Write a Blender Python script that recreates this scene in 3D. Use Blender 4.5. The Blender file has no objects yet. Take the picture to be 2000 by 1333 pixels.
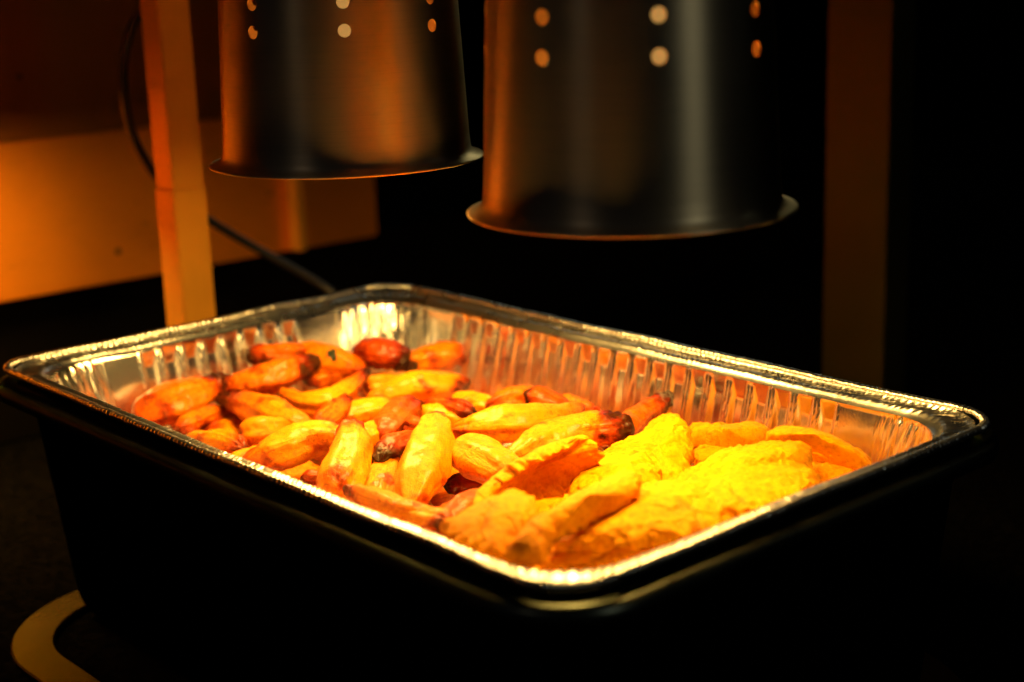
import bpy, bmesh, math, random
import numpy as np
from mathutils import Vector, Matrix, noise, Quaternion

SC = bpy.context.scene
# ------------------------------------------------------------------ camera
CAM = Vector((0.66770, -0.54090, 0.24460))
YAW, PIT, ROL, FPX = 2.41778, -0.247972, -0.0335844, 3007.6
fwd = Vector((math.cos(PIT)*math.cos(YAW), math.cos(PIT)*math.sin(YAW), math.sin(PIT)))
r0 = Vector((math.sin(YAW), -math.cos(YAW), 0)); u0 = r0.cross(fwd)
rt = math.cos(ROL)*r0 + math.sin(ROL)*u0
up = -math.sin(ROL)*r0 + math.cos(ROL)*u0
cd = bpy.data.cameras.new('camera'); co = bpy.data.objects.new('camera', cd)
SC.collection.objects.link(co); SC.camera = co
co.matrix_world = Matrix(((rt.x, up.x, -fwd.x, CAM.x), (rt.y, up.y, -fwd.y, CAM.y), (rt.z, up.z, -fwd.z, CAM.z), (0, 0, 0, 1)))
cd.sensor_width = 36; cd.lens = FPX*36/2000; cd.clip_start = .02; cd.clip_end = 60
cd.dof.use_dof = True; cd.dof.focus_distance = .85; cd.dof.aperture_fstop = 4.5
# ------------------------------------------------------------------ world and exposure
w = bpy.data.worlds.new('World'); SC.world = w; w.use_nodes = True
bg = w.node_tree.nodes['Background']; bg.inputs[0].default_value = (.8, .85, 1, 1); bg.inputs[1].default_value = .005
SC.view_settings.view_transform = 'Standard'; SC.view_settings.look = 'None'
SC.view_settings.exposure = 0; SC.view_settings.gamma = 1; SC.view_settings.use_curve_mapping = False
SC.cycles.max_bounces = 8; SC.cycles.diffuse_bounces = 4; SC.cycles.glossy_bounces = 5
SC.cycles.caustics_reflective = True; SC.cycles.sample_clamp_indirect = 6
SC.cycles.use_denoising = True
BULB_COL = (1.0, .62, .16); BULB_R = 50; BULB_L = 64; BULB_S = 85
def area(name, loc, tgt, size, power, col):
    l = bpy.data.lights.new(name, 'AREA'); l.shape = 'RECTANGLE'; l.size, l.size_y = size; l.energy = power; l.color = col
    o = bpy.data.objects.new(name, l); SC.collection.objects.link(o); o.location = loc
    o.rotation_euler = (Vector(tgt)-Vector(loc)).to_track_quat('-Z', 'Y').to_euler()
# dim room: unseen area lights added for grey-green fill and reflections
area('room_fill', (2.4, .2, 1.3), (0, 0, .1), (.6, 1.2), 1.7, (.95, 1, .80))
area('room_fill', (1.2, 2.6, 1.5), (0, 0, .1), (.5, 1.0), 1.0, (.8, 1, .85))
area('room_fill', (.3, -2.6, 2.0), (0, 0, .1), (.3, 1.2), .5, (1, .85, .7))
area('room_fill', (-1.5, 2.0, .95), (0, 0, 0), (.7, .2), 1.2, (.85, 1, .85))

# ------------------------------------------------------------------ helpers
def ray(px, py): return fwd + rt*((px-1000)/FPX) - up*((py-666.5)/FPX)
def at(px, py, z=None, X=None, Y=None):
    d = ray(px, py)
    t = (z-CAM.z)/d.z if z is not None else ((X-CAM.x)/d.x if X is not None else (Y-CAM.y)/d.y)
    return CAM + d*t
def depth(p): return (p-CAM).dot(fwd)
def link(o, parent=None):
    SC.collection.objects.link(o)
    if parent: o.parent = parent
    return o
def tag(o, label=None, cat=None, group=None, kind=None):
    for k, v in (('label', label), ('category', cat), ('group', group), ('kind', kind)):
        if v: o[k] = v
    return o
def empty(name, loc=(0, 0, 0)):
    o = bpy.data.objects.new(name, None); o.location = loc; o.empty_display_size = .02; return link(o)
def mesh(name, V, F, mat, parent=None, smooth=True, origin=None):
    me = bpy.data.meshes.new(name)
    if origin is not None: V = [(v[0]-origin[0], v[1]-origin[1], v[2]-origin[2]) for v in V]
    me.from_pydata([tuple(v) for v in V], [], F); me.materials.append(mat)
    if smooth: me.polygons.foreach_set('use_smooth', [True]*len(me.polygons))
    me.update()
    o = bpy.data.objects.new(name, me); link(o, parent)
    if origin is not None: o.location = origin
    return o
def grid_faces(n, m, closed=True, off=0):
    F = []
    for i in range(n-1):
        for j in range(m if closed else m-1):
            a = off+i*m+j; b = off+i*m+(j+1) % m
            F.append((a, b, b+m, a+m))
    return F
def box(name, lo, hi, mat, parent=None, bev=.001, origin=None):
    bm = bmesh.new(); bmesh.ops.create_cube(bm, size=1)
    for v in bm.verts: v.co = Vector([lo[i]+(v.co[i]+.5)*(hi[i]-lo[i]) for i in range(3)])
    if bev: bmesh.ops.bevel(bm, geom=bm.edges[:], offset=bev, segments=2, affect='EDGES')
    if origin is not None: bmesh.ops.translate(bm, verts=bm.verts, vec=-Vector(origin))
    me = bpy.data.meshes.new(name); bm.to_mesh(me); bm.free(); me.materials.append(mat)
    o = bpy.data.objects.new(name, me); link(o, parent)
    if origin is not None: o.location = origin
    return o
def crom(P, n, closed=False):
    P = [Vector(p) for p in P]; out = []
    N = len(P); segs = N if closed else N-1
    for k in range(n):
        t = k/(n if closed else n-1)*segs; i = min(int(t), segs-1); f = t-i
        g = (lambda j: P[j % N]) if closed else (lambda j: P[max(0, min(N-1, j))] if 0 <= j < N else (P[0]*2-P[1] if j < 0 else P[-1]*2-P[-2]))
        a, b, c, d = g(i-1), g(i), g(i+1), g(i+2)
        out.append(.5*((2*b)+(c-a)*f+(2*a-5*b+4*c-d)*f*f+(3*b-a-3*c+d)*f**3))
    return out
def tube(name, P, r, mat, parent=None, n=80, m=12):
    C = crom(P, n); V = []; nrm = None
    for i, c in enumerate(C):
        t = (C[min(i+1, n-1)]-C[max(i-1, 0)]).normalized()
        if nrm is None: nrm = t.orthogonal().normalized()
        nrm = (nrm-t*nrm.dot(t)).normalized(); b = t.cross(nrm)
        for j in range(m):
            a = 2*math.pi*j/m; V.append(c+r*(math.cos(a)*nrm+math.sin(a)*b))
    F = grid_faces(n, m)+[tuple(range(m))[::-1], tuple(range((n-1)*m, n*m))]
    return mesh(name, V, F, mat, parent)
def lathe(name, prof, mat, parent=None, m=96, c=(0, 0, 0)):
    V = [(c[0]+r*math.cos(2*math.pi*j/m), c[1]+r*math.sin(2*math.pi*j/m), c[2]+z) for r, z in prof for j in range(m)]
    return mesh(name, V, grid_faces(len(prof), m), mat, parent)
fb = lambda p, o=4: noise.fractal(Vector(p), 1.0, 2.0, o)

# ------------------------------------------------------------------ materials
class N:
    def __init__(s, name):
        s.m = bpy.data.materials.new(name); s.m.use_nodes = True; s.t = s.m.node_tree
        s.b = s.t.nodes['Principled BSDF']; s.out = s.t.nodes['Material Output']
    def n(s, typ, **k):
        x = s.t.nodes.new(typ)
        for a, v in k.items(): setattr(x, a, v)
        return x
    def l(s, a, b): s.t.links.new(a, b)
    def set(s, **k):
        for a, v in k.items(): s.b.inputs[a.replace('_', ' ')].default_value = v
    def coord(s, scale=(1, 1, 1)):
        c = s.n('ShaderNodeTexCoord'); mp = s.n('ShaderNodeMapping'); mp.inputs['Scale'].default_value = scale
        s.l(c.outputs['Object'], mp.inputs['Vector']); return mp.outputs[0]
    def noise(s, vec, scale, detail=4, rough=.55, dist=0):
        x = s.n('ShaderNodeTexNoise'); x.inputs['Scale'].default_value = scale; x.inputs['Detail'].default_value = detail
        x.inputs['Roughness'].default_value = rough; x.inputs['Distortion'].default_value = dist
        s.l(vec, x.inputs['Vector']); return x.outputs['Fac']
    def ramp(s, fac, stops, interp='LINEAR'):
        x = s.n('ShaderNodeValToRGB'); x.color_ramp.interpolation = interp; e = x.color_ramp.elements
        while len(e) < len(stops): e.new(.5)
        for q, (p, c) in zip(e, stops):
            q.position = p; q.color = (*c, 1) if not isinstance(c, (int, float)) else (c, c, c, 1)
        s.l(fac, x.inputs[0]); return x.outputs[0]
    def math(s, op, a, b=None, clamp=False):
        x = s.n('ShaderNodeMath', operation=op, use_clamp=clamp)
        for i, v in enumerate((a, b)):
            if v is None: continue
            if isinstance(v, (int, float)): x.inputs[i].default_value = v
            else: s.l(v, x.inputs[i])
        return x.outputs[0]
    def mix(s, f, a, b):
        x = s.n('ShaderNodeMix', data_type='RGBA')
        for i, v in ((0, f), (6, a), (7, b)):
            if isinstance(v, (int, float)): x.inputs[i].default_value = v
            elif isinstance(v, tuple): x.inputs[i].default_value = (*v, 1)
            else: s.l(v, x.inputs[i])
        return x.outputs[2]
    def bump(s, h, dist, strength=1, prev=None):
        x = s.n('ShaderNodeBump'); x.inputs['Distance'].default_value = dist; x.inputs['Strength'].default_value = strength
        s.l(h, x.inputs['Height'])
        if prev is not None: s.l(prev, x.inputs['Normal'])
        return x.outputs[0]

def steel(name, col, rough, scale=(1, 1, 60), aniso=0, spots=0, bumpd=.00002, var=.08, metal=1.0):
    s = N(name); s.set(Metallic=metal); s.b.inputs['Specular Tint'].default_value = (*col, 1)
    v = s.coord(scale); n1 = s.noise(v, 25, 5, .7)
    v2 = s.coord(); n2 = s.noise(v2, 9, 4, .6)
    r = s.math('ADD', s.math('MULTIPLY', s.math('SUBTRACT', n2, .5), var*3), s.math('ADD', s.math('MULTIPLY', s.math('SUBTRACT', n1, .5), var*1.6), rough), True)
    s.l(r, s.b.inputs['Roughness'])
    base = s.mix(s.ramp(n2, [(.3, 0), (.75, 1)]), tuple(c*.86 for c in col), col)
    base = s.mix(s.math('MULTIPLY', s.ramp(n1, [(.35, 1), (.5, 0)]), .25), base, tuple(c*.6 for c in col))
    if spots:
        vo = s.n('ShaderNodeTexVoronoi'); vo.inputs['Scale'].default_value = spots; s.l(v2, vo.inputs['Vector'])
        m = s.math('MULTIPLY', s.ramp(vo.outputs['Distance'], [(.05, 1), (.1, 0)]), s.ramp(s.noise(v2, 14, 2), [(.5, 0), (.6, 1)]))
        base = s.mix(m, base, (.10, .05, .02))
        s.l(s.math('ADD', r, s.math('MULTIPLY', m, .4), True), s.b.inputs['Roughness'])
    s.l(base, s.b.inputs['Base Color'])
    if aniso:
        s.b.inputs['Anisotropic'].default_value = aniso; s.b.inputs['Anisotropic Rotation'].default_value = .25
        t = s.n('ShaderNodeTangent', direction_type='RADIAL', axis='Z'); s.l(t.outputs[0], s.b.inputs['Tangent'])
    s.l(s.bump(n1, bumpd), s.b.inputs['Normal'])
    return s.m
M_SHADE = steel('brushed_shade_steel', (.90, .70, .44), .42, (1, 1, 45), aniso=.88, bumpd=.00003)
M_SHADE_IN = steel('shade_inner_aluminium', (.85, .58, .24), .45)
M_POST = steel('glow_tinted_satin_steel', (.74, .31, .03), .5, (60, 60, 1), metal=.25)  # plain steel; the warm glow falling on it is put into the base colour
M_WALL = steel('glow_tinted_wall_steel', (.92, .27, .014), .32, (1, 1, 40), aniso=.3, spots=22, metal=.45)  # orange reflected from the food is painted into the wall colour
M_WALLUP = steel('shaded_upper_wall_steel', (.30, .10, .012), .42, (1, 1, 40), aniso=.3, spots=30, metal=.5)  # same wall steel, painted darker where the lamp light is cut off
M_PAN = steel('worn_pan_steel', (.13, .14, .11), .33, (1, 1, 20), var=.14)
M_COLUMN = steel('dull_bronze_column', (.12, .10, .03), .5, (50, 50, 1))
M_PANB = steel('shaded_pan_steel', (.018, .018, .016), .42, (1, 1, 20), var=.14)  # pan steel darkened so the body reads as unlit below the flange
M_RING = steel('satin_ring_metal', (.10, .068, .022), .55, (1, 1, 1))
def foil(nm, r0_, rv, bd, k_=1.0):
    s = N(nm); s.set(Metallic=1.0, Base_Color=(.93*k_, .90*k_, .84*k_, 1))
    v = s.coord(); a = s.noise(v, 18, 4, .6); b = s.noise(v, 260, 4, .7)
    s.l(s.math('ADD', s.math('MULTIPLY', a, rv), r0_), s.b.inputs['Roughness'])
    c = s.coord((1, 1, .06)); wr = s.noise(c, 420, 3, .6)
    drops = s.n('ShaderNodeTexVoronoi'); drops.inputs['Scale'].default_value = 420; s.l(v, drops.inputs['Vector'])
    dm = s.math('MULTIPLY', s.ramp(drops.outputs['Distance'], [(.12, 1), (.3, 0)]), s.ramp(s.noise(v, 60, 3), [(.48, 0), (.6, 1)]))
    s.l(s.bump(dm, .00008, .5, s.bump(a, .00025, .6, s.bump(b, bd, .8, s.bump(wr, .00008, .5)))), s.b.inputs['Normal'])
    return s.m
M_FOIL = foil('aluminium_foil', .10, .16, .00004)
M_FOILR = foil('crimped_aluminium_foil', .17, .22, .0002, .6)
s = N('black_counter'); s.set(Base_Color=(.006, .005, .004, 1), Roughness=.75, Specular_IOR_Level=0, IOR=1.0)
v = s.coord(); s.l(s.ramp(s.noise(v, 200, 3), [(.4, (.0016, .0014, .0012)), (.7, (.005, .004, .003))]), s.b.inputs['Base Color'])
M_COUNTER = s.m
s = N('black_rubber'); s.set(Base_Color=(.018, .012, .010, 1), Roughness=.42); M_RUBBER = s.m
s = N('dark_back_paint'); s.set(Base_Color=(.004, .003, .002, 1), Roughness=.7, IOR=1.0)
v = s.coord(); s.l(s.ramp(s.noise(v, 12, 4), [(.3, .6), (.7, .8)]), s.b.inputs['Roughness']); M_DARK = s.m
def bulbm(name, strength):
    s = N(name); s.set(Base_Color=(.55, .26, .06, 1), Emission_Color=(*BULB_COL, 1), Emission_Strength=strength); return s.m
s = N('herb'); s.set(Base_Color=(.012, .02, .004, 1), Roughness=.7); M_HERB = s.m

def plantain_mat(name, g0, g1, g2):
    s = N(name); v = s.coord()
    at_ = s.n('ShaderNodeAttribute', attribute_name='char'); ch = at_.outputs['Fac']
    oi = s.n('ShaderNodeObjectInfo'); rnd = oi.outputs['Random']
    add = s.n('ShaderNodeVectorMath', operation='ADD'); s.l(v, add.inputs[0])
    cb = s.n('ShaderNodeCombineXYZ')
    for i in range(3): s.l(s.math('MULTIPLY', rnd, 7.3+i), cb.inputs[i])
    s.l(cb.outputs[0], add.inputs[1]); v = add.outputs[0]
    n1 = s.noise(v, 70, 5, .6, .4); n2 = s.noise(v, 420, 4, .65, .6); n3 = s.noise(v, 1500, 2, .6)
    base = s.ramp(n1, [(.32, g0), (.5, g1), (.68, g2)])
    # small caramel flecks
    fl = s.math('MULTIPLY', s.math('MULTIPLY', s.ramp(n2, [(.54, 0), (.64, 1)]), .75), s.ramp(s.noise(v, 55, 3, .6), [(.42, .1), (.62, 1)]))
    base = s.mix(fl, base, (.40, .075, .002))
    lon = s.n('ShaderNodeAttribute', attribute_name='lon').outputs['Vector']; n4 = s.noise(lon, 1.0, 5, .65, .5)
    t = s.math('ADD', s.math('ADD', s.math('MULTIPLY', ch, 1.25), s.math('MULTIPLY', s.math('SUBTRACT', n4, .5), .55)), s.math('ADD', s.math('MULTIPLY', s.math('SUBTRACT', n1, .5), .7), s.math('MULTIPLY', s.math('SUBTRACT', n2, .5), .7)))
    car = s.ramp(t, [(.0, (1, 1, 1)), (.25, (.92, .66, .4)), (.5, (.60, .21, .08)), (.75, (.26, .045, .02)), (1.0, (.05, .014, .02))])
    mm = s.n('ShaderNodeMix', data_type='RGBA', blend_type='MULTIPLY'); mm.inputs[0].default_value = 1
    s.l(base, mm.inputs[6]); s.l(car, mm.inputs[7])
    s.l(mm.outputs[2], s.b.inputs['Base Color'])
    s.l(s.ramp(n2, [(.35, .28), (.65, .5)]), s.b.inputs['Roughness'])
    s.set(Subsurface_Weight=.15, Subsurface_Scale=.004, Coat_Weight=.18, Coat_Roughness=.2, Specular_IOR_Level=.32, Specular_Tint=(1, .72, .25, 1), Coat_Tint=(1, .9, .6, 1))
    s.b.inputs['Subsurface Radius'].default_value = (1, .35, .08)
    s.l(s.bump(n3, .0004, 1, s.bump(n2, .0006, .9, s.bump(n4, .0012, .8, s.bump(n1, .002, .6)))), s.b.inputs['Normal'])
    return s.m
M_PL = plantain_mat('golden_plantain', (.72, .19, .001), (.84, .28, .0015), (.88, .34, .002))
M_PO = plantain_mat('orange_plantain', (.62, .14, .001), (.78, .23, .001), (.84, .30, .001))
M_PR = plantain_mat('caramelised_plantain', (.26, .030, .001), (.44, .060, .001), (.62, .12, .001))

def tostone_mat(name, g0, g1, g2):
    s = N(name); v = s.coord()
    ch = s.n('ShaderNodeAttribute', attribute_name='char').outputs['Fac']
    n1 = s.noise(v, 45, 5, .6, .5); n2 = s.noise(v, 330, 5, .7, .3); n3 = s.noise(v, 1300, 3, .7)
    base = s.ramp(n1, [(.3, g0), (.5, g1), (.66, g2)])
    base = s.mix(s.math('MULTIPLY', s.ramp(n2, [(.47, 0), (.63, 1)]), .65), base, (.56, .14, .001))
    t = s.math('ADD', ch, s.math('MULTIPLY', s.math('SUBTRACT', n2, .5), .5))
    base = s.mix(s.ramp(t, [(.25, 0), (.95, 1)]), base, (.36, .085, .006))
    s.l(base, s.b.inputs['Base Color'])
    s.set(Roughness=.55, Subsurface_Weight=.15, Subsurface_Scale=.004, Specular_IOR_Level=.15, Specular_Tint=(1, .6, .1, 1))
    s.b.inputs['Subsurface Radius'].default_value = (1, .5, .1)
    s.l(s.bump(n3, .0005, 1, s.bump(n2, .0008, .9, s.bump(n1, .0015, .5))), s.b.inputs['Normal'])
    return s.m
M_TO = tostone_mat('golden_tostone', (.72, .25, .001), (.84, .33, .0015), (.88, .38, .002))
M_TB = tostone_mat('brown_tostone', (.66, .20, .001), (.78, .28, .0015), (.84, .34, .002))

# ------------------------------------------------------------------ setting
ZC = -.172
o = mesh('counter', [(-3, -3, ZC), (3, -3, ZC), (3, 4, ZC), (-3, 4, ZC)], [(0, 1, 2, 3)], M_COUNTER); tag(o, kind='structure')
o = box('back_wall', (-3, 2.4, ZC), (3, 2.45, 2.0), M_DARK, bev=0); tag(o, kind='structure')
# steel wall at the left (lower splash sheet, upper sheet, strip for the post's reflection)
WX = -.60
wl = empty('steel_wall_panel', (WX, 0, ZC)); tag(wl, 'brushed steel wall glowing orange at far left, behind the square post', 'wall')
def wp(name, lo, hi, mat, bev=.0015):
    o = box(name, lo, hi, mat, wl, bev); o.matrix_parent_inverse = Matrix.Translation(-wl.location); return o
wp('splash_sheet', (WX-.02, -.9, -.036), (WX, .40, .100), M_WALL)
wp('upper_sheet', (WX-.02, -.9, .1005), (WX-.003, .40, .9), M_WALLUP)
wp('lower_sheet', (WX-.06, -.9, ZC+.001), (WX-.03, 1.2, -.037), M_DARK)
y1 = at(563, 430, X=WX).y; y2 = at(580, 430, X=WX).y
wp('reflection_strip', (WX+.0005, y1, -.035), (WX+.016, y2, .5), M_POST)  # square post's mirror image in the wall, built as a solid strip

# ------------------------------------------------------------------ posts and cord
PC = Vector((-.3783, .0497, ZC)); po = empty('square_post', PC)
tag(po, 'square satin metal post rising behind the left end of the foil tray', 'post')
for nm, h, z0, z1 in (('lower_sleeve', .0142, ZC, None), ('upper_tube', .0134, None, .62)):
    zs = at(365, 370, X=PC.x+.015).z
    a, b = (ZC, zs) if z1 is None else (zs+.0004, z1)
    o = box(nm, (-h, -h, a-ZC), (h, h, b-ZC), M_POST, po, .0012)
cp = [at(x, y, X=X) for x, y, X in ((300, -60, -.40), (298, 5, -.42), (262, 45, -.43), (244, 110, -.44), (243, 190, -.44), (262, 270, -.44), (305, 345, -.43), (352, 390, -.42), (405, 428, -.42), (480, 474, -.42), (560, 518, -.41), (622, 554, -.40), (660, 585, -.39), (700, 650, -.38))]
cp.append(Vector((-.37, cp[-1].y+.03, ZC+.004)))
cb = empty('power_cord', cp[0]); tag(cb, 'black power cord looping down past the square post to behind the tray', 'cord')
o = tube('cord_sheath', cp, .0036, M_RUBBER, cb, 160); o.matrix_parent_inverse = Matrix.Translation(-cb.location)
g = at(300, 20, X=-.405)
o = lathe('cord_gland', [(.0001, .012), (.006, .012), (.0075, .009), (.0075, -.004), (.005, -.008), (.0035, -.012)], M_RUBBER, cb, 24, g); o.matrix_parent_inverse = Matrix.Translation(-cb.location)

# far column at the right
a = at(1612, 300, Y=.54); b = at(1724, 300, Y=.54)
co_ = empty('metal_column', ((a.x+b.x)/2, .54, ZC)); tag(co_, 'broad dim bronze column out of focus behind the right of the tray', 'column')
hw = (b.x-a.x)/2
box('column_face', (-hw, 0, 0), (hw, .006, 1.4), M_COLUMN, co_, .001)
box('column_return', (hw+.0005, -.004, 0), (hw+.0085, .03, 1.4), M_COLUMN, co_, .001)

# pale ring on the counter under the pan
ro = crom([(0, 0, 0), (1, 0, 0)], 2)
def rrect(a, b, r, n_arc, n_x, n_y):
    """points, outward normals and arc-length of a rounded rectangle, counter-clockwise from (a, -b+r)"""
    P = []; s = 0
    segs = [((a, -b+r), (a, b-r), n_y), ('arc', (a-r, b-r), 0, n_arc), ((a-r, b), (-a+r, b), n_x), ('arc', (-a+r, b-r), 90, n_arc),
            ((-a, b-r), (-a, -b+r), n_y), ('arc', (-a+r, -b+r), 180, n_arc), ((-a+r, -b), (a-r, -b), n_x), ('arc', (a-r, -b+r), 270, n_arc)]
    for k, sg in enumerate(segs):
        if sg[0] == 'arc':
            c, t0, n = sg[1], math.radians(sg[2]), sg[3]
            for i in range(n):
                t = t0+math.pi/2*i/n; P.append((c[0]+r*math.cos(t), c[1]+r*math.sin(t), math.cos(t), math.sin(t), k, i/n))
        else:
            (x0, y0), (x1, y1), n = sg
            nx, ny = ((1, 0), (0, 1), (-1, 0), (0, -1))[k//2]
            for i in range(n):
                f = i/n; P.append((x0+(x1-x0)*f, y0+(y1-y0)*f, nx, ny, k, f))
    return P
rg = rrect(.266, .199, .092, 40, 30, 30); V = []
for d, z in ((.026, 0), (.026, .003), (.025, .004), (.001, .004), (0, .003), (0, 0)):
    for p in rg: V.append((p[0]-p[2]*d, p[1]-p[3]*d, z))
o = mesh('pan_stand_ring', V, grid_faces(6, len(rg)), M_RING, smooth=False, origin=None); o.location = (0, 0, ZC+.0004)
tag(o, 'flat pale metal ring lying on the dark counter around the steel pan base', 'ring')

# ------------------------------------------------------------------ hotel pan
hp = empty('steam_table_pan', (0, 0, ZC)); tag(hp, 'deep dark stainless steel pan holding the foil tray', 'pan')
pts = rrect(.272, .171, .045, 48, 120, 80)
def sweep(name, base, prof, mat, parent, disp=None, rmin=None):
    V = []
    for d, z in prof:
        for p in base:
            V.append(Vector((p[0]-p[2]*d, p[1]-p[3]*d, z)))
    return mesh(name, V, grid_faces(len(prof), len(base)), mat, parent)
zr = -.007-ZC
rim = [(.020, -.004+zr), (.014, zr-.001), (.006, zr), (.002, zr-.0006), (.0004, zr-.003), (.0, zr-.006), (.0006, zr-.009), (.003, zr-.0105), (.006, zr-.0095), (.0065, zr-.007), (.010, zr-.005), (.0165, zr-.006), (.0202, zr-.009)]
sweep('pan_flange', pts, rim, M_PAN, hp)
wall = [(.0202, zr-.009), (.0212, zr-.02)]+[(.0212+.014*t, zr-.02-(zr-.04)*t) for t in (.25, .5, .75, 1)]+[(.037, .013), (.040, .006), (.046, .0015), (.049, .0006)]
wall = wall+[(.0475, .003), (.0375, .02), (.0285, zr-.02), (.0275, zr-.010)][:0]
bb = rrect(.272, .171, .047, 48, 120, 80)
o = sweep('pan_body', bb, wall, M_PANB, hp)
n_ = len(bb); me = o.data; bm = bmesh.new(); bm.from_mesh(me); bm.verts.ensure_lookup_table()
bm.faces.new([bm.verts[(len(wall)-1)*n_+i] for i in range(n_)]); bm.to_mesh(me); bm.free()

# ------------------------------------------------------------------ foil tray
ft = empty('foil_tray', (0, 0, -.078)); tag(ft, 'full size crimped aluminium foil tray filled with fried plantains', 'tray')
A_, B_, R_ = .264, .162, .028
NB = (150, 640, 420)
base = rrect(A_, B_, R_, *NB)
def ringat(d):
    r = R_+.010*min(1, d/.018)-(.004*max(0, d-.018)/.015)
    return rrect(A_-d, B_-d, r, *NB)
# profile: (inset, z, wall-parameter)
prof = [(.0045, -.0012), (.0055, -.0028), (.0070, -.0034), (.0090, -.0031), (.0110, -.0027), (.0130, -.0024), (.0142, -.0028), (.0150, -.0038), (.0156, -.0047), (.0163, -.0056), (.0178, -.0068)]
nflat = len(prof)
NW = 46
for i in range(NW): 
    t = (i+1)/NW; prof.append((.0178+.0152*t, -.0068-.0632*t))
prof += [(.0345, -.0722), (.037, -.0742), (.041, -.0752), (.048, -.0755)]
FX = [(-.163+.0162*i) for i in range(21)]; FY = [(-.060+.0160*i) for i in range(8)]
V = []; arc = 0; Lb = len(base)
S = [0]
for i in range(1, Lb): S.append(S[-1]+math.hypot(base[i][0]-base[i-1][0], base[i][1]-base[i-1][1]))
for k, (d, z) in enumerate(prof):
    rb = ringat(d)
    for i, p in enumerate(rb):
        x, y, nx, ny, seg, f = p; s_ = S[i]
        cornr = seg % 2 == 1
        cf = math.sin(math.pi*f) if cornr else 0
        # near-corner influence on straight parts
        if not cornr:
            L = (2*(A_-R_) if seg in (2, 6) else 2*(B_-R_)); dd = min(f, 1-f)*L; cn = max(0, 1-dd/.018)
        else: cn = 1
        r_eff = 1.0
        # corner radius stays sensible when inset
        dn = 0; dz = 0
        if k < nflat:
            if k <= 7:
                pleat = noise.noise(Vector((s_*420, d*60+s_*20, 3)))
                tri = math.sin(s_*2*math.pi/.0042+ d*260 + 3*noise.noise(Vector((s_*30, 0, 0))))
                amp = .0007 + .0006*cn
                w_ = math.sin(math.pi*min(1, (k+.6)/8))
                dz += w_*amp*(.5*tri*(.5+.8*abs(noise.noise(Vector((s_*55, 2, 2)))))+.9*pleat)
            dz += .0009*noise.noise(Vector((s_*22, 5.5, 0))); dn += .0009*noise.noise(Vector((s_*18, 9.5, 0)))
        else:
            t = (k-nflat+1)/NW
            if t <= 1.0:
                q = min(1, t*14)*(1-max(0, t-.9)*6)
                # corner crumple: vertical folds
                fold = 0 if cn == 0 else noise.noise(Vector((s_*230, t*1.2, 7)))+.6*noise.noise(Vector((s_*520, t*2.5, 2)))
                dn += cn*q*.0024*fold
                # gentle buckling of plain sheet
                dn += q*.0003*noise.noise(Vector((s_*25, t*2.2, 1)))
                # recessed flutes
                fx = None
                if seg in (2, 6): cand = FX; u = x
                elif seg in (0, 4): cand = FY; u = y
                else: cand = None
                if cand:
                    c0 = min(cand, key=lambda c_: abs(c_-u)); du = abs(u-c0)
                    if du < .0062:
                        tt = (t*.0650)-.0008
                        vert = max(0, tt)*.275
                        side = max(0, (.0054-du))*1.2
                        end = max(0, (.058-tt))*1.0
                        dn -= min(.0030, vert, side, end)
                    elif du < .0075: dn += .0003*q
            # floor stays flat
        V.append((x-nx*dn, y-ny*dn, z+dz+.078))
mesh('crimped_flange', V[:nflat*Lb], grid_faces(nflat, Lb), M_FOILR, ft)
V = V[(nflat-1)*Lb:]; prof = prof[nflat-1:]
o = mesh('tray_wall', V, grid_faces(len(prof), Lb), M_FOIL, ft)
bm = bmesh.new(); bm.from_mesh(o.data); bm.verts.ensure_lookup_table()
fc = bm.faces.new([bm.verts[(len(prof)-1)*Lb+i] for i in range(Lb)]); bm.to_mesh(o.data); bm.free()
# rolled crimped bead
V = []; m = 10
for j in range(m):
    for i, p in enumerate(base):
        x, y, nx, ny, seg, f = p; s_ = S[i]; cornr = seg % 2 == 1
        a_ = 2*math.pi*j/m
        rr = .0023*(1+(.16 if cornr else .08)*math.sin(s_*2*math.pi/.0036+4*noise.noise(Vector((s_*60,1,1))))+.16*noise.noise(Vector((s_*300, j*.5, 0))))
        dn = .0023+.0009*noise.noise(Vector((s_*18, 9.5, 0)))-rr*math.cos(a_)
        z = -.0006+rr*math.sin(a_)+.0009*noise.noise(Vector((s_*22, 5.5, 0)))
        V.append((x-nx*dn, y-ny*dn, z+.078))
V2 = V; F = []
for j in range(m):
    for i in range(Lb):
        a0 = j*Lb+i; a1 = j*Lb+(i+1) % Lb; b0 = ((j+1) % m)*Lb+i; b1 = ((j+1) % m)*Lb+(i+1) % Lb
        F.append((a0, a1, b1, b0))
mesh('rolled_edge', V2, F, M_FOILR, ft)

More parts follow.
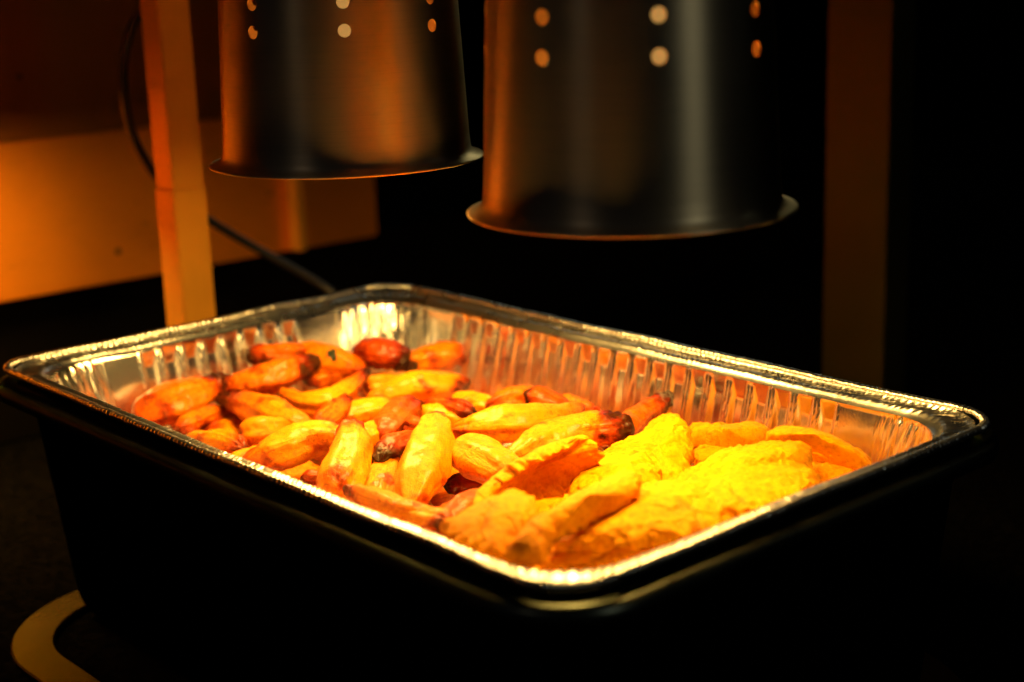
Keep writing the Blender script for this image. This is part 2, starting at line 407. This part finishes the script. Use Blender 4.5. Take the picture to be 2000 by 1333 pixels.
# ------------------------------------------------------------------ heat lamps
def heat_lamp(c, phase, zrows, label, strength, lean):
    e = empty('heat_lamp', c); tag(e, label, 'heat lamp', 'heat lamps hanging over the tray')
    e.rotation_euler = lean
    NC, CELL = 256, 8
    RB, RT, H = .0712, .0643, .155
    z0 = .006; nz = 112; dzz = (H-z0)/(nz-1)
    rad = lambda z: RB+(RT-RB)*(z-z0)/(H-z0)
    V = []; F = []; idx = {}
    def vert(i, j):
        k = (i, j % NC)
        if k not in idx:
            z = z0+i*dzz; a = 2*math.pi*j/NC; idx[k] = len(V); r = rad(z); V.append((r*math.cos(a), r*math.sin(a), z))
        return idx[k]
    blocked = set(); holes = []
    for zr_ in zrows:
        ic = round((zr_-c[2]-z0)/dzz)
        hc = 5
        for k in range(8):
            jc = round((phase+k*45)/360*NC) % NC
            holes.append((ic, jc, hc))
            for i in range(ic-hc, ic+hc):
                for j in range(jc-4, jc+4): blocked.add((i, j % NC))
    for i in range(nz-1):
        for j in range(NC):
            if (i, j) in blocked: continue
            F.append((vert(i, j), vert(i, j+1), vert(i+1, j+1), vert(i+1, j)))
    hr = .0035; rims = []
    for ic, jc, hc in holes:
        per = [(ic-hc, j) for j in range(jc-4, jc+4)]+[(i, jc+4) for i in range(ic-hc, ic+hc)]+[(ic+hc, j) for j in range(jc+4, jc-4, -1)]+[(i, jc-4) for i in range(ic+hc, ic-hc, -1)]
        zc = z0+ic*dzz; ac = 2*math.pi*jc/NC; rc = rad(zc); n = len(per); prev = [vert(*q) for q in per]
        for lv in (.6, .3, 0):
            ring = []
            for (i, j) in per:
                pa = (j-jc)*2*math.pi/NC*rc; pz = (i-ic)*dzz; t = math.atan2(pz, pa)
                da = hr*math.cos(t)*(1-lv)+pa*lv; dz = hr*math.sin(t)*(1-lv)+pz*lv
                z = zc+dz; a = ac+da/rc; ring.append(len(V)); r = rad(z); V.append((r*math.cos(a), r*math.sin(a), z))
            for q in range(n): F.append((prev[q], prev[(q+1) % n], ring[(q+1) % n], ring[q]))
            prev = ring
        rims.append(prev)
    th = .0009; nv = len(V); shrink = lambda p: (p[0]*(1-th/.07), p[1]*(1-th/.07), p[2])
    VI = [shrink(p) for p in V]; FI = [tuple(nv+q for q in fc_)[::-1] for fc_ in F]
    VR = []; FR = []
    for rg_ in rims:
        n = len(rg_); b0 = 2*nv+len(VR); VR += [V[q] for q in rg_]+[VI[q] for q in rg_]
        FR += [(b0+q, b0+(q+1) % n, b0+n+(q+1) % n, b0+n+q) for q in range(n)]
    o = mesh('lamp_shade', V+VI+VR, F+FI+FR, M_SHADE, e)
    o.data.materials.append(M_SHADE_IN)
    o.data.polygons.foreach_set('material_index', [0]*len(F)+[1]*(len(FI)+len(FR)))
    lathe('flared_rim', [(0.07092, .012), (0.07152, .0062), (0.07193, .0042), (0.07304, .0028), (0.07487, .0018), (0.07791, .0010), (0.07901, .0006), (0.07938, .0001), (0.07919, -.0005), (0.07855, -.0004), (0.07487, .0004), (0.07258, .0014), (0.07092, .0032), (0.07019, .0062), (0.07010, .012)], M_SHADE, e, 192)
    lathe('shade_cap', [(RT+.0006, H-.002), (RT-.002, H+.012), (RT-.012, H+.026), (.040, H+.036), (.024, H+.040), (.022, H+.075), (.010, H+.08), (.0001, H+.08)], M_SHADE, e, 96)
    bulb = lathe('bulb_face', [(.0001, .0025), (.020, .0035), (.038, .0070), (.050, .0130), (.0545, .0200)], bulbm('glowing_bulb_glass', strength), e, 64)
    lathe('bulb_neck', [(.0546, .0201), (.0555, .0260), (.055, .034), (.047, .056), (.030, .085), (.0180, .105), (.0175, .120), (.0001, .121)], bulbm('amber_bulb_coating', .35), e, 64)
    tube('hanging_cord', [(0, 0, H+.075), (0, 0, H+.2), (0, 0, H+.5)], .004, M_RUBBER, e, 8)
    return e
heat_lamp((.157, -.010, .1231), -46+10.5, (.1985, .2165), 'nearer steel heat lamp shade on the right, over the yellow end of the tray', BULB_R, (0, 0, 0))
heat_lamp((-.061, -.019, .1311), -35.6+2.5, (.207, .222), 'heat lamp shade on the left with an orange reflection, nearer the square post', BULB_L, (0, 0, 0))
heat_lamp((-.505, -.170, .100), 10, (.20, .216), 'third heat lamp shade beyond the left edge of the photo, lighting the steel wall', BULB_S, (0, .33, 0))
# ------------------------------------------------------------------ food
GP = 'fried ripe plantain pieces'; GT = 'smashed green plantain slices'
def plantain(name, label, spine, width, mat, seed, ca=.3, cb=.3, tip=(2.2, 2.2), flat=.9, dark=0, shear=(0, 0), rough=1.0, group=GP, pxmode=True):
    """spine: (px, py, z) of the centre line; width: pixels seen at each spine point; ca, cb: caramel at the ends"""
    P = [at(x, y, z=z) for x, y, z in spine] if pxmode else [Vector(p) for p in spine]
    W = [1.02*w_/2*depth(p)/FPX for w_, p in zip(width, P)] if pxmode else width
    L0 = P[0]-P[1]; L1 = P[-1]-P[-2]; P = [P[0]+L0*.16]+P[1:-1]+[P[-1]+L1*.16] if pxmode else P
    n, m = 84, 60
    C = crom(P, n); Wc = [v.x for v in crom([(w_, 0, 0) for w_ in W], n)]
    org = sum(P, Vector())/len(P); rnd = random.Random(seed)
    LO = []; V = []; CH = []; ph = rnd.uniform(0, 6.28); sv = Vector((seed*3.7, seed*1.3, seed*.7))
    side = None
    for i in range(n):
        s_ = -1+2*i/(n-1)
        tn = (C[min(i+1, n-1)]-C[max(i-1, 0)]).normalized()
        sd = tn.cross(Vector((0, 0, 1)))
        if sd.length < .2: sd = tn.orthogonal()
        sd.normalize()
        if side is not None and sd.dot(side) < 0: sd = -sd
        side = sd; un = sd.cross(tn).normalized()
        e = tip[0] if s_ < 0 else tip[1]
        # e small: pointed, e big: blunt cut
        prof_ = max(0, 1-abs(s_)**(e*1.6))**(1/ (1.7 if e < 3 else 2.6))
        sh = shear[0]*max(0, -s_-.3)/.7 if s_ < 0 else shear[1]*max(0, s_-.3)/.7
        for j in range(m):
            a = 2*math.pi*j/m; r = Wc[i]*prof_*(1+.045*math.cos(5*a+ph+s_*.6)+.03*math.cos(3*a+ph*2))
            off = sd*math.cos(a)*r+un*math.sin(a)*r*flat
            p = C[i]+off+tn*(sh*math.cos(a+ph)*Wc[i]*prof_)
            q = p*1.0+sv
            nn = off.normalized() if off.length > 1e-6 else tn*(1 if s_ > 0 else -1)
            end = 1.25*(ca*max(0, (-s_-.3)/.7)**1.4 if s_ < 0 else cb*max(0, (s_-.3)/.7)**1.4)
            big = fb(q*45, 3); fine = fb(q*190, 4); ridge = 1-abs(noise.noise(q*120))*2
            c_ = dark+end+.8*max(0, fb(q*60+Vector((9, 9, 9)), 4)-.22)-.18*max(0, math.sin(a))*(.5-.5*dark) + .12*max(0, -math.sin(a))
            cc = max(0, min(1, c_))
            # longitudinal shallow furrows
            fur = noise.noise(Vector((math.cos(a)*2.2, math.sin(a)*2.2, s_*.9))+sv)
            d_ = .0019*big+.0003*fine*(1+7.0*cc)*rough+.0013*fur-.0009*max(0, ridge-.72)*(.4+2*cc)*rough
            V.append(p+nn*d_*min(1, prof_*2+.15)); CH.append(cc); LO += [s_*1.6+seed*3.1, math.cos(a)*4.5, math.sin(a)*4.5+seed]
    F = grid_faces(n, m)+[tuple(range(m))[::-1], tuple(range((n-1)*m, n*m))]
    o = mesh(name, V, F, mat, origin=org)
    al = o.data.attributes.new('lon', 'FLOAT_VECTOR', 'POINT'); al.data.foreach_set('vector', LO)
    at_ = o.data.attributes.new('char', 'FLOAT', 'POINT'); at_.data.foreach_set('value', CH)
    tag(o, label, 'fried plantain', group)
    return o

def tostone(label, outline, centre, mat, seed, thick=.008, bulge=0, rag=1.0, dark=0, crack=1.0, rel=True, name='tostone', amp=1.0):
    """outline: (px, py, z) round the slice, centre: (px, py, z)"""
    P = [at(x, y, z=z) for x, y, z in outline] if rel else [Vector(p) for p in outline]
    c = at(centre[0], centre[1], z=centre[2]) if rel else Vector(centre)
    M = 220; O = crom(P, M, True)
    nrm = Vector()
    for i in range(M): nrm += (O[i]-c).cross(O[(i+1) % M]-c)
    nrm.normalize()
    if nrm.dot(CAM-c) < 0: nrm = -nrm
    sv = Vector((seed*2.9, seed*5.1, seed*1.1)); V = []; CH = []
    rings = [(r_, 1) for r_ in [0.004+.90*k/34 for k in range(35)]+[.935, .96, .98, .993, 1.0]]+[(r_, -1) for r_ in [.993, .98, .96, .93]+[.88-.22*k for k in range(4)]+[.02]]
    for r_, sg in rings:
        for i in range(M):
            p = c.lerp(O[i], r_); q = p+sv
            hh = thick/2*max(0, 1-r_**7)**.5*sg
            edge = max(0, (r_-.72)/.28)
            rg_ = (.0026*fb(q*75, 4)+.0013*fb(q*300, 3))*rag*r_**3
            big = fb(q*38, 3); mid = fb(q*120, 4); fine = fb(q*420, 2)
            cr = max(0, 1-abs(noise.noise(q*42+Vector((3, 1, 7)))+.25*mid)*9)
            d_ = .0014*amp*big+sg*(.0005*mid+.0003*fine)*(1+2.2*edge*rag)-sg*.0016*cr*crack
            out = (O[i]-c).normalized()
            V.append(p+nrm*(hh+d_+bulge*(1-r_*r_))+out*rg_)
            CH.append(max(0, min(1, dark+.45*cr*crack+.5*max(0, big-.15)+(.15 if sg < 0 else 0))))
    F = grid_faces(len(rings), M)+[tuple(range(M))[::-1], tuple(range((len(rings)-1)*M, len(rings)*M))]
    o = mesh(name, V, F, mat, origin=c)
    at_ = o.data.attributes.new('char', 'FLOAT', 'POINT'); at_.data.foreach_set('value', CH)
    bm = bmesh.new(); bm.from_mesh(o.data); bmesh.ops.recalc_face_normals(bm, faces=bm.faces); bm.to_mesh(o.data); bm.free()
    tag(o, label, 'tostone', GT)
    return o

PL, PO, PR = M_PL, M_PO, M_PR
PIECES = [
 # back row, left to right
 ('long burnt-flecked orange plantain nearest the left corner of the tray', [(268,806,-.040),(350,783,-.036),(440,742,-.030)], [66,84,50], PO, .25,.65, (3.2,1.8), .1),
 ('orange plantain with a dark right tip, second from the left corner in the back row', [(436,757,-.034),(520,740,-.030),(612,708,-.025)], [46,66,46], PO, .35,.8, (2.2,2.6), .16),
 ('brownish split plantain lying in front of the ribs of the short tray wall', [(486,694,-.022),(545,690,-.022),(612,692,-.024)], [40,46,42], PO, .55,.3, (3.4,2.5), .2),
 ('smooth orange plantain carrying the dark green herb flake', [(575,690,-.024),(640,700,-.027),(708,722,-.032)], [46,66,36], PO, .1,.3, (2.4,2), .03),
 ('small orange plantain tucked under the herb-flecked piece', [(598,742,-.038),(650,735,-.037),(705,716,-.036)], [40,38,30], PO, .5,.3, (2.4,2), .12),
 ('curved banana-shaped plantain with an upturned red right tip', [(556,768,-.037),(608,788,-.036),(662,775,-.033),(714,724,-.027)], [34,50,52,26], PL, .25,.75, (2.8,1.6), .06),
 ('dark red-brown chunk at the very back corner, highest in the photo', [(702,690,-.026),(745,690,-.025),(792,700,-.028)], [56,62,48], PR, .5,.5, (3,3), .25),
 ('tiny dark red plantain bit between the back corner chunk and its orange neighbour', [(768,714,-.035),(792,712,-.034),(816,716,-.035)], [26,32,26], PR, .5,.5, (3,3), .35),
 ('orange plantain with a cut right end against the long fluted wall at the back', [(796,708,-.033),(850,700,-.031),(902,692,-.029)], [40,56,50], PO, .2,.35, (2.4,4), .05),
 # second row
 ('plantain with a blackened left tip lying across the left middle of the pile', [(430,776,-.036),(500,798,-.034),(560,822,-.036),(615,838,-.038)], [34,66,66,46], PO, .95,.2, (1.8,2.2), .08),
 ('dark orange plantain in the shaded hollow near the left end', [(400,842,-.052),(440,822,-.051),(490,806,-.050)], [46,52,46], PR, .3,.3, (2.5,2.5), .1),
 ('small knobbly plantain piece beside the long one at the left corner', [(345,842,-.044),(385,820,-.042),(428,800,-.042)], [30,40,32], PO, .5,.35, (2.6,2.4), .1),
 ('pale yellow plantain with a creased cut right end just inside the left rim', [(372,862,-.040),(418,860,-.036),(468,872,-.036)], [38,50,50], PL, .3,.55, (2.6,4), .04),
 ('round orange plantain end seen head on behind the left rim', [(478,852,-.038),(512,842,-.035),(562,838,-.038)], [56,68,50], PO, .2,.1, (2.8,2), .02),
 ('yellow strip of plantain low behind the left rim', [(448,908,-.040),(484,892,-.038),(540,872,-.041)], [34,36,30], PL, .3,.3, (2.5,2.5), .05),
 ('big glossy golden plantain running up from the rim to the upright piece', [(474,908,-.036),(545,882,-.031),(620,858,-.027),(690,846,-.025)], [44,78,72,44], PL, .45,.5, (2.0,2.6), .05),
 ('small crinkled brown plantain bit under the big golden piece at the rim', [(590,938,-.042),(615,934,-.041),(648,930,-.041)], [26,30,28], PR, .4,.4, (2.5,2.5), .15),
 ('upright glossy yellow plantain with a brown rim at its top, left centre', [(684,842,-.016),(682,885,-.022),(668,930,-.028),(655,972,-.034)], [50,86,90,70], PL, .75,.05, (3.6,3.4), .0),
 ('yellow wedge of plantain under the dark curly bit', [(768,896,-.034),(752,930,-.034),(738,985,-.036)], [60,72,56], PL, .25,.1, (3,2.6), .0),
 ('dark red curly plantain bit in front of the tall golden piece', [(744,898,-.024),(768,872,-.022),(800,860,-.022),(840,858,-.023)], [34,50,46,30], PR, .9,.4, (3.2,2.2), .18),
 ('tall glossy golden plantain standing with a pointed tip at the centre', [(850,812,-.010),(846,850,-.016),(828,910,-.023),(802,980,-.032)], [34,84,98,66], PL, .35,.1, (2.0,3.0), .0),
 ('broad yellow plantain slab right of the tall golden piece', [(892,878,-.024),(940,896,-.023),(1004,934,-.026)], [60,90,66], PL, .2,.35, (2.8,3.6), .0),
 ('dark caramel plantain in the gap below the yellow slab', [(872,950,-.044),(915,944,-.043),(965,936,-.043)], [40,48,40], PR, .6,.6, (2.5,2.5), .3),
 ('long broad yellow plantain lying behind the slab', [(892,838,-.028),(960,832,-.026),(1040,824,-.025),(1128,798,-.026)], [44,78,80,40], PL, .35,.2, (2.2,2.0), .0),
 ('yellow plantain with a red crusty right end in the middle right', [(990,900,-.030),(1060,868,-.026),(1140,842,-.022),(1226,838,-.022)], [44,74,76,66], PL, .2,.85, (2.2,3.2), .0),
 ('red plantain piece pointing up at the long wall, right of the crusty one', [(1196,868,-.034),(1240,824,-.029),(1302,776,-.023)], [62,60,34], PO, .3,.75, (3,2.6), .22),
 ('twisted dark caramel plantain with black edges behind the tall one', [(742,858,-.032),(772,826,-.028),(800,796,-.026)], [56,76,56], PR, .25,.65, (3,4), .14),
 ('red-brown knob right of the black-edged twisted plantain', [(800,832,-.026),(830,838,-.025),(862,832,-.026)], [48,46,36], PR, .5,.5, (2.8,2.8), .2),
 ('golden plantain lying behind the twisted caramel one', [(652,822,-.040),(715,808,-.037),(775,800,-.037)], [54,60,54], PL, .25,.25, (2.5,2.5), .06),
 ('orange plantain end with a brown pitted scar, left of the golden one', [(622,838,-.036),(646,812,-.033),(672,786,-.031)], [34,50,36], PO, .45,.65, (2.6,3.4), .24),
 ('large smooth yellow plantain below the back corner chunk', [(728,778,-.038),(800,758,-.034),(860,752,-.033),(912,748,-.034)], [48,62,58,36], PL, .3,.6, (2.4,2.8), .02),
 ('rounded yellow plantain end left of the large smooth one', [(716,758,-.040),(742,750,-.038),(790,750,-.040)], [42,42,36], PL, .45,.1, (2.8,2.2), .06),
 ('knobbly red ridge of plantain in the middle back', [(828,788,-.027),(872,788,-.025),(922,806,-.026)], [26,32,30], PR, .6,.5, (2.4,2.4), .15),
 ('yellow plantain half hidden beneath the knobbly red ridge', [(815,812,-.034),(870,812,-.032),(925,826,-.034)], [48,52,40], PL, .15,.15, (2.4,2.4), .0),
 ('plain yellow plantain near the long wall, right of the red ridge', [(886,792,-.036),(925,788,-.034),(975,796,-.035)], [44,50,44], PL, .1,.1, (2.6,2.4), .0),
 ('mottled yellow and red plantain by the long wall', [(955,796,-.034),(1008,780,-.031),(1060,782,-.031)], [44,56,48], PO, .35,.3, (2.6,2.6), .16),
 ('plantain with a charred black end by the long wall', [(1036,776,-.027),(1066,782,-.027),(1110,802,-.030)], [36,48,44], PR, 1.2,.25, (3.4,2.4), .12),
 ('orange plantain tip poking out behind the broad yellow one at the long wall', [(1080,792,-.034),(1125,792,-.032),(1172,806,-.033)], [34,38,26], PO, .4,.4, (2.4,2), .14),
 ('curved orange plantain hugging the near rim below the upright pieces', [(682,962,-.026),(740,984,-.024),(800,1006,-.024),(868,1008,-.024)], [44,60,58,46], PO, .3,.15, (2.2,3.6), .04),
 ('golden plantain stub with a brown-edged cut end at the near rim', [(800,1012,-.026),(835,1018,-.023),(872,1020,-.020)], [44,52,50], PL, .1,.5, (2.4,4.5), .03),
 ('red glazed plantain wedge leading up behind the near rim to the standing slice', [(862,1034,-.026),(905,996,-.024),(962,960,-.025)], [44,50,40], PR, .4,.4, (2.6,2.2), .02),
 ('yellow plantain glimpsed between the upright and curly pieces', [(706,866,-.034),(728,850,-.031),(762,838,-.034)], [50,54,48], PL, .1,.1, (2.5,2.5), .0),
]
for k, (lb, sp, wd, mt, ca, cb_, tp, dk) in enumerate(PIECES):
    plantain('fried_plantain', lb, sp, wd, mt, k+1, ca, cb_, tp, dark=dk+(.09 if mt is PO else 0), shear=((k*37 % 7-3)*.12, (k*53 % 7-3)*.12))

T = [
 ('thick tostone standing on edge with its hollow face turned to the right', [(925,996,-.012),(968,948,-.008),(1030,905,-.003),(1100,868,.001),(1150,852,.002),(1172,868,-.002),(1166,900,-.012),(1130,940,-.024),(1070,972,-.031),(1000,992,-.029)], (1052,930,-.016), M_TB, .0085, -.009, .12),
 ('large tostone leaning back at the peak of the pile beside the red plantain', [(1176,900,-.026),(1230,862,-.020),(1285,824,-.012),(1325,816,-.010),(1348,850,-.014),(1352,884,-.020),(1350,925,-.026),(1330,960,-.030),(1240,950,-.030)], (1290,890,-.019), M_TO, .010, .002, 0),
 ('ragged tostone lying between the standing slice and the leaning one', [(1115,968,-.024),(1140,915,-.024),(1200,892,-.022),(1262,900,-.020),(1288,930,-.020),(1262,968,-.024),(1200,985,-.026),(1150,990,-.026)], (1200,932,-.018), M_TO, .009, .002, 0),
 ('broad flat tostone with a torn corner at the right end', [(1300,975,-.026),(1345,925,-.022),(1420,885,-.018),(1500,874,-.016),(1570,872,-.017),(1588,892,-.019),(1580,925,-.022),(1604,950,-.019),(1560,990,-.018),(1480,1016,-.017),(1390,1010,-.016),(1330,990,-.017)], (1455,940,-.016), M_TO, .011, .002, 0),
 ('rounded edge of a tostone lying against the long wall behind the pile', [(1348,858,-.030),(1352,838,-.027),(1420,838,-.026),(1490,842,-.026),(1506,858,-.028),(1480,884,-.032),(1410,884,-.033)], (1425,858,-.024), M_TB, .013, .001, .12),
 ('lumpy beaded tostone reaching toward the right corner', [(1500,866,-.024),(1512,846,-.022),(1570,846,-.020),(1630,864,-.022),(1688,892,-.026),(1694,912,-.029),(1640,912,-.031),(1570,892,-.029)], (1596,874,-.020), M_TO, .015, .002, .05),
 ('shaded brown tostone under the torn corner of the flat one', [(1540,960,-.040),(1560,905,-.036),(1620,905,-.034),(1675,922,-.035),(1660,950,-.038),(1600,985,-.042)], (1610,940,-.035), M_TB, .010, 0, .4),
 ('narrow folded tostone with a thick rounded edge in the right foreground', [(1050,1032,-.018),(1100,990,-.014),(1180,945,-.009),(1235,926,-.006),(1252,945,-.008),(1230,980,-.014),(1150,1018,-.022),(1085,1050,-.026)], (1150,985,-.012), M_TO, .009, .001, .02),
 ('small tostone in the gap under the narrow folded one', [(1020,1010,-.030),(1060,984,-.028),(1120,985,-.027),(1130,1010,-.029),(1080,1040,-.032)], (1075,1008,-.027), M_TB, .009, 0, .15),
 ('oval tostone facing the near corner at the lower left of the slices', [(868,1046,-.018),(905,1012,-.012),(965,978,-.006),(1020,968,-.003),(1048,990,-.005),(1042,1030,-.013),(1010,1068,-.021),(960,1100,-.028),(905,1085,-.028)], (965,1034,-.012), M_TB, .010, .002, .1),
 ('bent crusty tostone edge wedged at the near corner', [(985,1102,-.022),(1000,1075,-.016),(1035,1030,-.009),(1065,1018,-.007),(1078,1040,-.010),(1062,1080,-.018),(1035,1108,-.026)], (1032,1064,-.014), M_TB, .010, .002, .12),
 ('big tostone filling the near right corner of the tray', [(1060,1112,-.026),(1100,1068,-.018),(1180,1042,-.014),(1290,1036,-.012),(1375,1040,-.013),(1400,1062,-.018),(1350,1095,-.026),(1250,1125,-.032),(1130,1138,-.034)], (1225,1080,-.017), M_TB, .011, .002, .05),
 ('largest bright tostone across the right foreground above the corner one', [(1080,1060,-.018),(1140,1010,-.012),(1215,968,-.007),(1300,946,-.006),(1390,950,-.009),(1452,978,-.014),(1462,1010,-.019),(1400,1046,-.017),(1290,1060,-.012),(1170,1066,-.010)], (1270,1010,-.010), M_TO, .011, .003, 0),
 ('thin tostone piece peeking out beneath the back wall slice', [(1350,905,-.036),(1380,872,-.034),(1440,872,-.033),(1470,890,-.034),(1430,925,-.038)], (1400,894,-.034), M_TB, .008, 0, .2),
]
for k, (lb, ol, c_, mt, th, bu, dk) in enumerate(T):
    if k in (7, 9, 10, 11, 12):
        zm = sum(p[2] for p in ol)/len(ol)+.003; dzk = {7: .009, 9: .003, 10: .008, 11: -.009, 12: -.006}[k]; ol = [(p[0], p[1], zm+dzk+(p[2]-zm)*(.35 if k in (9, 10) else .5)) for p in ol]; c_ = (c_[0], c_[1], max(c_[2], zm+.002)+dzk)
    tostone(lb, ol, c_, mt, k+3, th, bu, 1.5, dk, {0: 0, 7: .3, 9: .6}.get(k, .8), amp={0: .45, 7: .5, 9: .7, 10: .6}.get(k, 1.0))

# pieces of the layer beneath, seen only through the gaps
R0 = random.Random(5)
SEEN = {9: 'reddish plantain in the shadow below the blackened-tip piece, left end', 11: 'orange plantain under the big golden piece by the near rim', 13: 'dark plantain glimpsed under the foot of the tall golden piece',
        18: 'plantain sliver between the big golden piece and the upright one', 21: 'shaded plantain in the hole right of the tall golden piece', 24: 'plantain deep below the curved banana-shaped piece', 32: 'plantain in the dark gap under the back corner chunk'}
SEENT = {1: 'tostone glimpsed at the near corner under the oval slice', 3: 'tostone glimpsed under the narrow folded slice'}
IB = -1
for k in range(34):
    x = -.205+.042*(k % 8)+R0.uniform(-.008, .008); y = -.108+.052*(k//8)+R0.uniform(-.008, .008)
    if x > .10: continue
    IB += 1
    a_ = R0.uniform(0, 3.14); L_ = .026; z = -.060+R0.uniform(-.003, .003)
    dx, dy = math.cos(a_)*L_, math.sin(a_)*L_
    cl = lambda v, m_: max(-m_, min(m_, v))
    x = cl(x, .200); y = cl(y, .100)
    plantain('fried_plantain', SEEN.get(IB, 'ripe plantain piece wholly buried beneath the top layer'), [(x-dx, y-dy, z), (x, y, z+.002), (x+dx, y+dy, z)], [.010, .0135, .010], (PO, PR, PL)[k % 3], 100+k, .3, .3, (2.6, 2.6), dark=.12, group='plantain pieces buried under the top layer', pxmode=False)
for k in range(8):
    x = .095+.05*(k % 3)+R0.uniform(-.006, .006); y = -.09+.075*(k//3)+R0.uniform(-.005, .005); z = -.056+.006*(k % 2)
    ol = [(x+.036*math.cos(t)*R0.uniform(.85, 1.1), y+.030*math.sin(t)*R0.uniform(.85, 1.1), z+R0.uniform(-.002, .002)) for t in [i*math.pi/4 for i in range(8)]]
    o = tostone(SEENT.get(k, 'tostone wholly buried beneath the top slices'), ol, (x, y, z+.002), M_TB, 60+k, .011, .001, 1, .1, .8, rel=False)
    o['group'] = 'tostones buried under the top slices'

# herb flake on the smooth orange plantain
hp_ = at(652, 690, z=-.016); V = []; rr = random.Random(3)
for q in range(7):
    c_ = hp_+Vector((rr.uniform(-.0025, .0025), rr.uniform(-.0025, .0025), rr.uniform(-.004, .002)))
    for t in range(6):
        a_ = t*math.pi/3; V.append(c_+rt*(.0024*math.cos(a_)*rr.uniform(.5, 1.2))+up*(.0030*math.sin(a_)*rr.uniform(.5, 1.2))+fwd*rr.uniform(-.0008, .0008))
F = [tuple(range(q*6, q*6+6)) for q in range(7)]
o = mesh('herb_flake', V, F, M_HERB, smooth=False, origin=hp_)
sm = o.modifiers.new('thickness', 'SOLIDIFY'); sm.thickness = .0006
tag(o, 'tiny dark green herb flake on the smooth orange plantain', 'herb')
